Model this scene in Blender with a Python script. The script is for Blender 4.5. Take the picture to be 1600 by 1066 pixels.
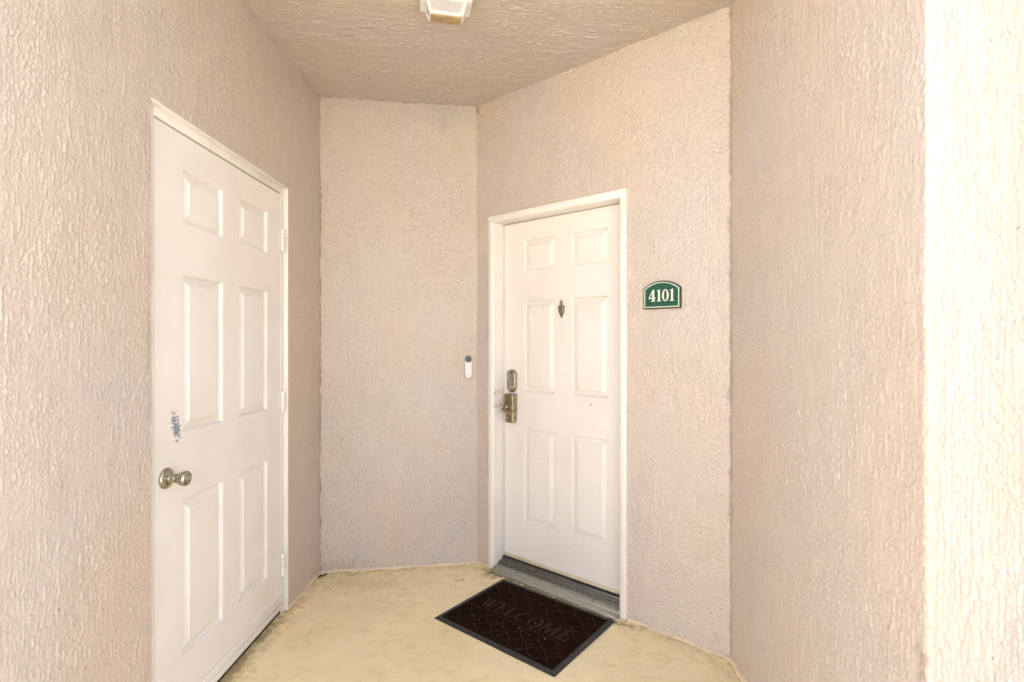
import bpy, bmesh, math, random
import numpy as np
from mathutils import Vector, Matrix

for o in list(bpy.data.objects):
    bpy.data.objects.remove(o, do_unlink=True)
scene = bpy.context.scene
C = scene.collection
R = math.radians
rnd = random.Random(7)

# ------------------------------------------------------------------ camera
EYE = 1.34
cam = bpy.data.cameras.new('camera')
cam.sensor_width = 36.0
cam.lens = 18.0
cam.clip_start = 0.02
cam.clip_end = 2000
camo = bpy.data.objects.new('camera', cam)
camo.location = (0, 0, EYE)
camo.rotation_euler = (R(90), 0, 0)
C.objects.link(camo)
scene.camera = camo

# ------------------------------------------------------------------ sky, sun, exposure
SUN_EL, SUN_AZ = 46.0, 60.0          # the sun stands behind the building, the porch lies in its shade
w = bpy.data.worlds.new('World')
scene.world = w
w.use_nodes = True
nt = w.node_tree
nt.nodes.clear()
sky = nt.nodes.new('ShaderNodeTexSky')
sky.sky_type = 'NISHITA'
sky.sun_disc = False
sky.sun_elevation = R(SUN_EL)
sky.sun_rotation = R(SUN_AZ)
sky.air_density = 1.0
sky.dust_density = 5.0
sky.ozone_density = 0.2
bg = nt.nodes.new('ShaderNodeBackground')
bg.inputs['Strength'].default_value = 0.15
wo = nt.nodes.new('ShaderNodeOutputWorld')
nt.links.new(sky.outputs[0], bg.inputs[0])
nt.links.new(bg.outputs[0], wo.inputs[0])

sl = bpy.data.lights.new('sun', 'SUN')
sl.energy = 4.5
sl.angle = R(0.5)
sl.color = (1.0, 0.975, 0.945)
so = bpy.data.objects.new('sun', sl)
to_sun = Vector((math.sin(R(SUN_AZ)) * math.cos(R(SUN_EL)), math.cos(R(SUN_AZ)) * math.cos(R(SUN_EL)), math.sin(R(SUN_EL))))
so.rotation_euler = to_sun.to_track_quat('Z', 'Y').to_euler()
so.location = (4, 8, 12)
C.objects.link(so)

vs = scene.view_settings
scene.display_settings.display_device = 'sRGB'
vs.view_transform = 'Standard'
vs.look = 'None'
vs.gamma = 1.0
vs.use_curve_mapping = False
vs.exposure = 2.53
scene.cycles.max_bounces = 8
scene.cycles.diffuse_bounces = 5
scene.cycles.use_denoising = True
scene.cycles.adaptive_threshold = 0.015

# ------------------------------------------------------------------ node helpers
def new_mat(name):
    m = bpy.data.materials.new(name)
    m.use_nodes = True
    n = m.node_tree
    n.nodes.clear()
    out = n.nodes.new('ShaderNodeOutputMaterial')
    b = n.nodes.new('ShaderNodeBsdfPrincipled')
    n.links.new(b.outputs[0], out.inputs[0])
    return m, n, b, out

class N:
    def __init__(s, nt): s.nt = nt
    def _in(s, sock, v):
        if v is None: return
        if isinstance(v, bpy.types.NodeSocket): s.nt.links.new(v, sock)
        else: sock.default_value = v
    def math(s, op, a, b=None, c=None, clamp=False):
        n = s.nt.nodes.new('ShaderNodeMath'); n.operation = op; n.use_clamp = clamp
        s._in(n.inputs[0], a); s._in(n.inputs[1], b); s._in(n.inputs[2], c)
        return n.outputs[0]
    def comb(s, x, y, z):
        n = s.nt.nodes.new('ShaderNodeCombineXYZ')
        s._in(n.inputs[0], x); s._in(n.inputs[1], y); s._in(n.inputs[2], z)
        return n.outputs[0]
    def sep(s, v):
        n = s.nt.nodes.new('ShaderNodeSeparateXYZ'); s._in(n.inputs[0], v)
        return n.outputs
    def noise(s, v, scale, detail=2.0, rough=0.5, dist=0.0):
        n = s.nt.nodes.new('ShaderNodeTexNoise'); n.noise_dimensions = '3D'
        s._in(n.inputs['Vector'], v); n.inputs['Scale'].default_value = scale
        n.inputs['Detail'].default_value = detail; n.inputs['Roughness'].default_value = rough
        n.inputs['Distortion'].default_value = dist
        return n.outputs['Fac']
    def voro(s, v, scale, feature='F1'):
        n = s.nt.nodes.new('ShaderNodeTexVoronoi'); n.feature = feature
        s._in(n.inputs['Vector'], v); n.inputs['Scale'].default_value = scale
        return n.outputs
    def step(s, v, a, b, lo=0.0, hi=1.0):
        n = s.nt.nodes.new('ShaderNodeMapRange'); n.interpolation_type = 'SMOOTHSTEP'
        s._in(n.inputs[0], v); n.inputs[1].default_value = a; n.inputs[2].default_value = b
        n.inputs[3].default_value = lo; n.inputs[4].default_value = hi
        return n.outputs[0]
    def mix(s, f, a, b, mode='MIX'):
        n = s.nt.nodes.new('ShaderNodeMix'); n.data_type = 'RGBA'; n.blend_type = mode
        s._in(n.inputs[0], f)
        s._in(n.inputs[6], a if isinstance(a, bpy.types.NodeSocket) else (*a, 1))
        s._in(n.inputs[7], b if isinstance(b, bpy.types.NodeSocket) else (*b, 1))
        return n.outputs[2]
    def bump(s, h, strength, dist):
        n = s.nt.nodes.new('ShaderNodeBump'); n.inputs['Strength'].default_value = strength
        n.inputs['Distance'].default_value = dist; s._in(n.inputs['Height'], h)
        return n.outputs[0]
    def uv(s):
        n = s.nt.nodes.new('ShaderNodeUVMap'); n.uv_map = 'UVMap'
        return n.outputs[0]
    def obj(s):
        return s.nt.nodes.new('ShaderNodeTexCoord').outputs['Object']
    def blob(s, u, v, cu, cv, ru, rv):
        a = s.math('DIVIDE', s.math('SUBTRACT', u, cu), ru)
        b = s.math('DIVIDE', s.math('SUBTRACT', v, cv), rv)
        d = s.math('SQRT', s.math('ADD', s.math('MULTIPLY', a, a), s.math('MULTIPLY', b, b)))
        return s.step(d, 1.0, 0.0)

# ------------------------------------------------------------------ materials
WALL = (0.570, 0.484, 0.415)
def stucco_mat(name):
    """paint on the modelled stucco; its colour (mottling, flecks, stains) is stored on the mesh"""
    m, t, b, out = new_mat(name)
    at = t.nodes.new('ShaderNodeVertexColor'); at.layer_name = 'paint'
    t.links.new(at.outputs[0], b.inputs['Base Color'])
    b.inputs['Roughness'].default_value = 0.40
    b.inputs['Specular IOR Level'].default_value = 0.5
    return m

GR = 0.0016                                                          # stucco texture cell, metres
class Stucco:
    """relief (metres) and paint colour of a troweled stucco sheet, sampled at (u, v); v runs along the stroke"""
    def __init__(s, seed, u0, u1, v0, v1, scale=0.003, worm=1.0, bead=0.6, pit=0.5, plate=0.5, aspect=3.0, base=WALL, stains_and_lines=(), low_dirt=True, drag=0.3, grime_and_shade=0.0, size=1.0):
        s.u0, s.v0 = u0 - 0.02, v0 - 0.02
        s.nu = int((u1 - u0 + 0.04)/GR) + 2; s.nv = int((v1 - v0 + 0.04)/GR) + 2
        s.rs = np.random.RandomState(seed)
        s.fu = np.fft.rfftfreq(s.nu)[None, :]/GR; s.fv = np.fft.fftfreq(s.nv)[:, None]/GR
        sm = lambda x, a_, b_: (lambda t_: t_*t_*(3 - 2*t_))(np.clip((x - a_)/(b_ - a_), 0, 1))
        A = aspect
        region = s.g(0.045, 0.08); region2 = s.g(0.06, 0.11)
        z = size
        w1 = s.band(0.0018*z, 0.0018*A*z, 0.0048*z, 0.0048*A*z)
        w2 = s.band(0.0020*z, 0.0020*A*2.6*z, 0.0058*z, 0.0058*A*2.6*z)
        b1 = s.band(0.0018*z, 0.0022*z, 0.0046*z, 0.0062*z)
        p1 = s.g(0.009, 0.009*A) + 0.30*s.g(0.003, 0.005)
        c1 = s.band(0.0021*z, 0.0028*z, 0.0056*z, 0.0076*z)
        f1 = s.band(0.0010, 0.0014, 0.0030, 0.0045)                    # ragged edges
        f2 = s.band(0.0012, 0.0012, 0.0040, 0.0040)
        h = worm*(sm(w1 + 0.42*f1, 1.05, 1.50)*(0.35 + 0.65*sm(region, -0.8, 0.6)) + 0.9*sm(w2 + 0.35*f2, 1.15, 1.55)*(0.25 + 0.75*sm(region2, -0.9, 0.7)))
        h += bead*sm(b1 + 0.3*f2, 1.15, 1.70)*(0.30 + 0.70*sm(-region, -0.6, 0.8))
        h += plate*sm(p1, -0.05, 0.07)
        h -= pit*sm(c1 + 0.35*f1, 1.05, 1.45)*(0.55 + 0.45*sm(region2, -0.8, 0.5))
        h += drag*s.g(0.0012, 0.05)*0.30 + 0.11*f1 + 0.25*s.g(0.035, 0.07)
        s.h = (h - h.mean())*scale
        base = np.array(base)
        col = np.ones((s.nv, s.nu, 3))*base
        m1 = s.g(0.10, 0.14)[..., None]; m2 = s.g(0.07, 0.10)[..., None]; m3 = s.g(0.012, 0.02)[..., None]
        col *= 1 + m1*np.array([0.010, -0.004, -0.020]) + np.clip(m2, -1.5, 1.5)*np.array([0.004, 0.0, -0.018]) + m3*0.012 + s.g(0.0013, 0.0018)[..., None]*0.016
        if grime_and_shade:
            gk = (sm(s.band(0.0021, 0.0030, 0.0055, 0.0080), 1.35, 2.0)*grime_and_shade*(0.45 + 0.55*sm(region, -0.8, 0.8)))[..., None]  # brown flecks: dirt, and the shade of pits painted into the colour
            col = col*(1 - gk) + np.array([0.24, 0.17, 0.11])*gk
        vv = (s.v0 + GR*np.arange(s.nv))[:, None]; uu = (s.u0 + GR*np.arange(s.nu))[None, :]
        fl = s.band(0.0022, 0.0035, 0.007, 0.009)
        thr = 3.05 - (0.55*np.clip(1 - vv/1.2, 0, 1) if low_dirt else 0.0)
        k_ = sm(fl, thr, thr + 0.35)[..., None]*0.75
        col = col*(1 - k_) + np.array([0.17, 0.11, 0.065])*k_
        for (cu, cv, ru, rv, sc, st) in stains_and_lines:
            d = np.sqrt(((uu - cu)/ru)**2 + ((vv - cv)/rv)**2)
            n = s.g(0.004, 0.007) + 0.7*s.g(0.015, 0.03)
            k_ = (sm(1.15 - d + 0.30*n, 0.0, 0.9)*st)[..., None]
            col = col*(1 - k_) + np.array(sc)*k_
        s.c = np.clip(col, 0.01, 0.95)
    def g(s, su, sv):
        n = np.fft.rfft2(s.rs.randn(s.nv, s.nu))
        f = np.exp(-2*math.pi**2*((s.fu*su)**2 + (s.fv*sv)**2))
        r = np.fft.irfft2(n*f, s=(s.nv, s.nu))
        return (r - r.mean())/r.std()
    def band(s, su, sv, tu, tv):
        n = np.fft.rfft2(s.rs.randn(s.nv, s.nu))
        f = np.exp(-2*math.pi**2*((s.fu*su)**2 + (s.fv*sv)**2)) - np.exp(-2*math.pi**2*((s.fu*tu)**2 + (s.fv*tv)**2))
        r = np.fft.irfft2(n*f, s=(s.nv, s.nu))
        return r/r.std()
    def sample(s, u, v):
        x = np.clip((u - s.u0)/GR, 0, s.nu - 1.001); y = np.clip((v - s.v0)/GR, 0, s.nv - 1.001)
        i = x.astype(int); j = y.astype(int); fx = x - i; fy = y - j
        def bl(a_):
            e = (1,)*(a_.ndim - 2)
            gx_, gy_ = fx.reshape(fx.shape + e), fy.reshape(fy.shape + e)
            return (a_[j, i]*(1-gx_) + a_[j, i+1]*gx_)*(1-gy_) + (a_[j+1, i]*(1-gx_) + a_[j+1, i+1]*gx_)*gy_
        return bl(s.h), bl(s.c)

def paint(name, col, rough=0.38, wear=0.0, bump=0.0, dirt=0.05, extra=None):
    m, t, b, out = new_mat(name)
    k = N(t)
    o = k.obj()
    n = k.noise(o, 3.5, 4, 0.6)
    c = k.mix(k.step(n, 0.35, 0.75, 0.0, 1.0), col, tuple(x * (1 - dirt) * y for x, y in zip(col, (1, .99, .965))))
    vo = k.voro(o, 9)
    ce = k.sep(vo['Color'])
    s = k.math('MULTIPLY', k.step(vo['Distance'], 0.045, 0.02), k.math('GREATER_THAN', ce[1], 0.72))
    if wear > 0:
        c = k.mix(k.math('MULTIPLY', s, wear), c, (0.25, 0.19, 0.13))
    if extra: c = extra(k, o, c)
    t.links.new(c, b.inputs['Base Color'])
    r = k.step(k.noise(o, 12, 3), 0.3, 0.7, rough - 0.05, rough + 0.08)
    t.links.new(r, b.inputs['Roughness'])
    h = k.math('ADD', k.math('MULTIPLY', k.noise(o, 9, 2), 1.0), k.math('MULTIPLY', k.noise(o, 260, 2), 0.06))
    t.links.new(k.bump(h, 0.35, 0.004 + bump), b.inputs['Normal'])
    return m

def chips(spots):
    def fn(k, o, c):
        x, y, z = k.sep(o)
        for (cx, cz, rx, rz, slant, thr, colr) in spots:
            xs = k.math('ADD', x, k.math('MULTIPLY', k.math('SUBTRACT', z, cz), slant))
            m = k.blob(xs, z, cx, cz, rx, rz)
            n = k.noise(o, 120, 4, 0.65)
            m = k.step(k.math('ADD', k.math('MULTIPLY', m, .30), n), thr - 0.12, thr - 0.10)
            m = k.math('MULTIPLY', m, k.step(k.blob(xs, z, cx, cz, rx, rz), 0.02, 0.10))
            c = k.mix(m, c, colr)
        return c
    return fn

def metal(name, col, rough=0.28, brushed=0.0, spots=(0.1, 0.07, 0.04), amount=0.35):
    m, t, b, out = new_mat(name)
    k = N(t)
    o = k.obj()
    n = k.noise(o, 60, 4, 0.65)
    c = k.mix(k.step(n, 0.5, 0.75, 0.0, amount), col, spots)
    t.links.new(c, b.inputs['Base Color'])
    b.inputs['Metallic'].default_value = 1.0
    t.links.new(k.step(n, 0.3, 0.8, rough - .06, rough + .18), b.inputs['Roughness'])
    t.links.new(k.bump(k.noise(o, 300, 2), 0.15, 0.001), b.inputs['Normal'])
    return m

def plain(name, col, rough=0.5, spec=0.5, noise_scale=80, var=0.12, bmp=0.1, bdist=0.001):
    m, t, b, out = new_mat(name)
    k = N(t)
    o = k.obj()
    n = k.noise(o, noise_scale, 3, 0.6)
    c = k.mix(k.step(n, 0.3, 0.7), tuple(x * (1 + var) for x in col), tuple(x * (1 - var) for x in col))
    t.links.new(c, b.inputs['Base Color'])
    b.inputs['Roughness'].default_value = rough
    b.inputs['Specular IOR Level'].default_value = spec
    t.links.new(k.bump(n, bmp, bdist), b.inputs['Normal'])
    return m

M = {}
M['stucco'] = stucco_mat('stucco_paint')
M['bead'] = plain('floor_paint_bead', (0.74, 0.60, 0.42), 0.4, 0.5, 60, 0.08, 0.4, 0.003)
M['door_l'] = paint('white_door_paint', (0.84, 0.795, 0.76), 0.34, 0.35, 0.0, 0.05,
                    chips([(1.752, 1.045, 0.040, 0.095, 0.24, 0.782, (0.22, 0.27, 0.32))]))
M['door_e'] = paint('cream_door_paint', (0.81, 0.755, 0.70), 0.36, 0.5, 0.0, 0.05,
                    chips([(0.741, 1.005, 0.020, 0.010, 0.0, 0.82, (0.22, 0.24, 0.22))]))
M['jamb'] = paint('white_frame_paint', (0.84, 0.795, 0.74), 0.36, 0.3, 0.001, 0.06)
M['jamb_e'] = paint('worn_frame_paint', (0.84, 0.795, 0.74), 0.36, 0.3, 0.001, 0.06,
                    chips([(0.1425, 1.036, 0.014, 0.055, 0.0, 0.93, (0.40, 0.31, 0.17)), (0.1425, 0.960, 0.014, 0.055, 0.0, 0.93, (0.40, 0.31, 0.17)), (0.1425, 0.03, 0.02, 0.04, 0, 1.0, (0.50, 0.42, 0.28))]))
M['nickel'] = metal('tarnished_nickel', (0.42, 0.38, 0.30), 0.26)
M['brass'] = metal('antique_brass', (0.36, 0.31, 0.22), 0.30)
M['bright'] = metal('worn_steel', (0.62, 0.58, 0.50), 0.3, amount=.2)
M['bronze'] = metal('dull_bronze', (0.34, 0.31, 0.20), 0.42, spots=(0.07, 0.065, 0.04), amount=.6)
M['alu'] = metal('weathered_aluminium', (0.46, 0.46, 0.42), 0.5, spots=(0.20, 0.18, 0.13), amount=.5)
M['alu_dark'] = metal('dark_weathered_aluminium', (0.20, 0.20, 0.185), 0.5, spots=(0.08, 0.07, 0.05), amount=.8)
M['rubber'] = plain('black_rubber', (0.035, 0.031, 0.026), 0.55, 0.4, 60, 0.2, 0.3, 0.002)
M['dark'] = plain('dark_gasket_and_shade', (0.03, 0.025, 0.02), 0.7)
M['cream_strip'] = plain('cream_sweep', (0.66, 0.58, 0.40), 0.5, 0.5, 40, 0.08)
M['carpet'] = plain('brown_mat_pile', (0.021, 0.0075, 0.0045), 0.95, 0.03, 420, 0.5, 0.9, 0.004)
M['mat_letter'] = plain('brown_mat_lettering', (0.040, 0.021, 0.0105), 0.8, 0.1, 300, 0.3, 0.6, 0.002)
M['mat_line'] = plain('brown_mat_ridge', (0.021, 0.008, 0.005), 0.75, 0.12, 300, 0.4, 0.7, 0.002)
M['green'] = plain('green_sign_paint', (0.005, 0.075, 0.040), 0.4, 0.4, 50, 0.12, .15)
M['sign_edge'] = plain('dark_sign_edge', (0.035, 0.032, 0.018), 0.5)
M['cream'] = plain('cream_sign_paint', (0.74, 0.70, 0.58), 0.5, 0.4, 90, 0.05)
M['pale_line'] = plain('pale_sign_line', (0.52, 0.60, 0.44), 0.5, 0.4, 90, 0.05)
M['bell'] = plain('white_plastic', (0.78, 0.74, 0.73), 0.35, 0.5, 30, 0.02, .02)
M['bell_grey'] = plain('grey_plastic', (0.30, 0.28, 0.27), 0.5)
M['black'] = plain('black_gloss', (0.010, 0.010, 0.011), 0.3, 0.6, 30, 0.1, .0)
M['white_metal'] = plain('white_fixture_enamel', (0.80, 0.78, 0.75), 0.35, 0.5, 30, 0.03, .05)
M['brown_under'] = plain('shaded_brown_base', (0.40, 0.28, 0.14), 0.6, 0.4, 60, 0.2)  # brown carries the shade on the lantern's underside
M['keys'] = plain('grey_keys', (0.30, 0.31, 0.33), 0.4)
M['crumb'] = plain('pale_grit', (0.55, 0.50, 0.42), 0.8)
M['leaf'] = plain('dry_leaf', (0.07, 0.035, 0.02), 0.8)
M['concrete'] = plain('cream_walk_paint', (0.48, 0.437, 0.375), 0.85, 0.3, 30, 0.12, 0.5, 0.004)
M['grass'] = plain('lawn', (0.07, 0.10, 0.03), 0.9, 0.2, 8, 0.3, 0.8, 0.03)
M['roof'] = plain('beige_render', (0.60, 0.575, 0.525), 0.8, 0.3, 20, 0.1)
m, t, b, out = new_mat('frosted_glass')
b.inputs['Base Color'].default_value = (0.60, 0.58, 0.57, 1)
b.inputs['Roughness'].default_value = 0.35
b.inputs['Transmission Weight'].default_value = 0.35
kk = N(t)
t.links.new(kk.bump(kk.noise(kk.obj(), 120, 3), 0.5, 0.003), b.inputs['Normal'])
M['glass'] = m

# ------------------------------------------------------------------ mesh helpers
def link(name, me, mat, parent=None, loc=None, rotz=None):
    o = bpy.data.objects.new(name, me)
    C.objects.link(o)
    if mat is not None and not me.materials:
        me.materials.append(mat)
    if parent is not None: o.parent = parent
    if loc is not None: o.location = loc
    if rotz is not None: o.rotation_euler = (0, 0, rotz)
    return o

def tag(o, label, cat, group=None):
    o['label'] = label; o['category'] = cat
    if group: o['group'] = group
    return o

def thing(name, label, cat, loc, rotz=0.0):
    o = bpy.data.objects.new(name, None)
    o.empty_display_size = 0.1
    C.objects.link(o)
    o.location = loc; o.rotation_euler = (0, 0, rotz)
    return tag(o, label, cat)

class MB:
    def __init__(s): s.v = []; s.f = []
    def add(s, vs, fs):
        b = len(s.v); s.v += [tuple(x) for x in vs]; s.f += [tuple(i + b for i in f) for f in fs]; return s
    def box(s, x0, x1, y0, y1, z0, z1):
        return s.add([(x0,y0,z0),(x1,y0,z0),(x1,y1,z0),(x0,y1,z0),(x0,y0,z1),(x1,y0,z1),(x1,y1,z1),(x0,y1,z1)],
                     [(0,3,2,1),(4,5,6,7),(0,1,5,4),(1,2,6,5),(2,3,7,6),(3,0,4,7)])
    def prism(s, poly, y0, y1):
        """poly in local x,z, counter-clockwise seen from outside (-y); y0 is the outer face"""
        n = len(poly)
        vs = [(x, y0, z) for x, z in poly] + [(x, y1, z) for x, z in poly]
        fs = [tuple(range(n)), tuple(range(2*n-1, n-1, -1))] + [(i, i+n, (i+1) % n + n, (i+1) % n) for i in range(n)]
        return s.add(vs, fs)
    def ring(s, outer, inner, y0, y1):
        n = len(outer)
        vs = [(x,y0,z) for x,z in outer] + [(x,y0,z) for x,z in inner] + [(x,y1,z) for x,z in outer] + [(x,y1,z) for x,z in inner]
        fs = []
        for i in range(n):
            j = (i+1) % n
            fs += [(i,j,n+j,n+i), (i,2*n+i,2*n+j,j), (n+i,n+j,3*n+j,3*n+i), (2*n+i,3*n+i,3*n+j,2*n+j)]
        return s.add(vs, fs)
    def loft(s, rings, cap0=True, cap1=True):
        n = len(rings[0]); vs = [p for r in rings for p in r]; fs = []
        for a in range(len(rings)-1):
            for i in range(n):
                j = (i+1) % n
                fs.append((a*n+i, a*n+j, (a+1)*n+j, (a+1)*n+i))
        if cap0: fs.append(tuple(range(n-1, -1, -1)))
        if cap1: fs.append(tuple(range((len(rings)-1)*n, len(rings)*n)))
        return s.add(vs, fs)
    def lathe(s, prof, c, axis='y', n=28):
        """prof: (radius, distance outwards); outwards is -y"""
        rings = []
        for r, d in prof:
            ring = []
            for i in range(n):
                a = 2*math.pi*i/n
                if axis == 'y': ring.append((c[0]+r*math.cos(a), c[1]-d, c[2]+r*math.sin(a)))
                elif axis == 'z': ring.append((c[0]+r*math.cos(a), c[1]+r*math.sin(a), c[2]+d))
                else: ring.append((c[0]+d, c[1]+r*math.cos(a), c[2]+r*math.sin(a)))
            rings.append(ring)
        return s.loft(rings)
    def build(s, name, mat, parent=None, bevel=0.0, seg=2, smooth=False, loc=None, rotz=None):
        me = bpy.data.meshes.new(name)
        me.from_pydata(s.v, [], s.f)
        bm = bmesh.new(); bm.from_mesh(me)
        bmesh.ops.recalc_face_normals(bm, faces=bm.faces)
        if bevel > 0:
            es = [e for e in bm.edges if len(e.link_faces) == 2 and e.calc_face_angle(0) > 0.6]
            bmesh.ops.bevel(bm, geom=es, offset=bevel, segments=seg, affect='EDGES', profile=0.5, clamp_overlap=True)
        bm.to_mesh(me); bm.free()
        if smooth or bevel > 0:
            me.polygons.foreach_set('use_smooth', [True]*len(me.polygons))
            me.set_sharp_from_angle(angle=R(32))
        return link(name, me, mat, parent, loc, rotz)

def np_mesh(name, verts, quads, col=None, smooth=True):
    me = bpy.data.meshes.new(name)
    me.vertices.add(len(verts)); me.vertices.foreach_set('co', verts.astype(np.float32).ravel())
    nq = len(quads)
    me.loops.add(nq*4); me.loops.foreach_set('vertex_index', quads.astype(np.int32).ravel())
    me.polygons.add(nq)
    me.polygons.foreach_set('loop_start', np.arange(0, nq*4, 4, dtype=np.int32))
    me.polygons.foreach_set('use_smooth', np.full(nq, smooth, dtype=bool))
    if col is not None:
        l = me.color_attributes.new('paint', 'FLOAT_COLOR', 'POINT')
        l.data.foreach_set('color', np.hstack([col, np.ones((len(col), 1))]).astype(np.float32).ravel())
    me.update(calc_edges=True)
    me.validate()
    return me

def cuts(segs):
    """[(start, end, step), ...] -> sorted samples"""
    out = []
    for a, b_, st in segs:
        n = max(1, int(round((b_ - a) / st)))
        out += list(np.linspace(a, b_, n + 1)[:-1])
    out.append(segs[-1][1])
    return np.array(out)

def wall(name, pfun, us, zs, tex, label, holes=(), thick=0.16, back=None):
    """pfun(u) -> (x, y, nx, ny): point and outward normal. One dense face with openings, plus a plain body behind."""
    P = np.array([pfun(u) for u in us])
    nu, nz = len(us), len(zs)
    org = np.array([P[0, 0], P[0, 1], 0.0])
    V = np.empty((nz, nu, 3)); V[:, :, 0] = P[None, :, 0]; V[:, :, 1] = P[None, :, 1]; V[:, :, 2] = zs[:, None]
    UU, ZZ = np.meshgrid(us, zs); hh, cc = tex.sample(UU, ZZ)
    V[:, :, 0] += hh*P[None, :, 2]; V[:, :, 1] += hh*P[None, :, 3]
    idx = np.arange(nz*nu).reshape(nz, nu)
    Q = np.stack([idx[:-1, :-1], idx[:-1, 1:], idx[1:, 1:], idx[1:, :-1]], -1)
    um = (us[:-1] + us[1:]) / 2; zm = (zs[:-1] + zs[1:]) / 2
    keep = np.ones((nz-1, nu-1), bool)
    for (a, b_, z0, z1) in holes:
        keep &= ~((um[None, :] > a) & (um[None, :] < b_) & (zm[:, None] > z0) & (zm[:, None] < z1))
    q = Q[keep]
    v = V.reshape(-1, 3) - org
    cc = cc.reshape(-1, 3)
    # body: a coarse shell behind the face
    ks = [0] + [i for i in range(1, nu-1) if abs(P[i, 2]*P[i-1, 3] - P[i, 3]*P[i-1, 2]) > 1e-6] + [nu-1]
    bv, bq = [], []
    base = len(v)
    for i in ks:
        x, y, nx, ny = P[i]
        for z in (zs[0], zs[-1]):
            for dd in (0.006, thick):
                bv.append((x - nx*dd - org[0], y - ny*dd - org[1], z))
    for a in range(len(ks)-1):
        i, j = base + a*4, base + a*4 + 4
        bq += [(j+1, i+1, i+3, j+3), (i+2, j+2, j+3, i+3), (i, i+1, j+1, j)]
    i, j = base, base + (len(ks)-1)*4
    bq += [(i, i+2, i+3, i+1), (j, j+1, j+3, j+2)]
    v = np.vstack([v, np.array(bv)]); cc = np.vstack([cc, np.tile(np.array(WALL), (len(bv), 1))]); q = np.vstack([q, np.array(bq)])
    used = np.zeros(len(v), bool); used[q.ravel()] = True
    remap = np.cumsum(used) - 1
    me = np_mesh(name, v[used], remap[q], cc[used])
    o = link(name, me, M['stucco'], loc=tuple(org))
    return tag(o, label, 'wall')

# ------------------------------------------------------------------ layout (metres, camera above the origin)
CEIL = 2.76
ROOF_Y = 0.92
LA, LB = Vector((-1.1575, 0.0)), Vector((-1.113, 2.968))          # left wall, near to far
KA, KB = Vector((-1.113, 2.968)), Vector((-0.213, 3.100))         # back wall
EA, EB = Vector((-0.213, 3.100)), Vector((0.924, 2.165))          # entry door wall
RA, RB = Vector((0.924, 2.165)), Vector((0.908, 1.118))           # right wall
def straight(a, b_):
    d = (b_ - a).normalized()
    return lambda u: (a.x + d.x*u, a.y + d.y*u, d.y, -d.x)
def ang(a, b_):
    d = b_ - a
    return math.atan2(d.y, d.x)

# ground outside, behind the camera
me = bpy.data.meshes.new('ground'); S = 300
me.from_pydata([(-S,-S,-0.06),(S,-S,-0.06),(S,S,-0.06),(-S,S,-0.06)], [], [(0,1,2,3)])
g = link('ground', me, M['grass']); g['kind'] = 'structure'
wk = MB().box(-4.5, 3.0, -7.5, 0.2, -0.30, -0.03).build('walkway', M['concrete'], bevel=0.008); wk['kind'] = 'structure'

cw = MB().box(-4.9, 14, -9.3, -9.0, -0.1, 3.4).box(-5.2, -4.901, -9.3, 0.6, -0.1, 2.8).build('bounce_wall', M['roof'], bevel=0.02); cw['kind'] = 'structure'  # unseen walls, added to bounce sunlight into the porch

wg = MB().box(1.24, 1.55, 0.20, 1.10, -0.06, CEIL).build('light_block_wall', M['roof'], bevel=0.01); wg['kind'] = 'structure'  # unseen wall, added to keep light off the outer face

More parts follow.
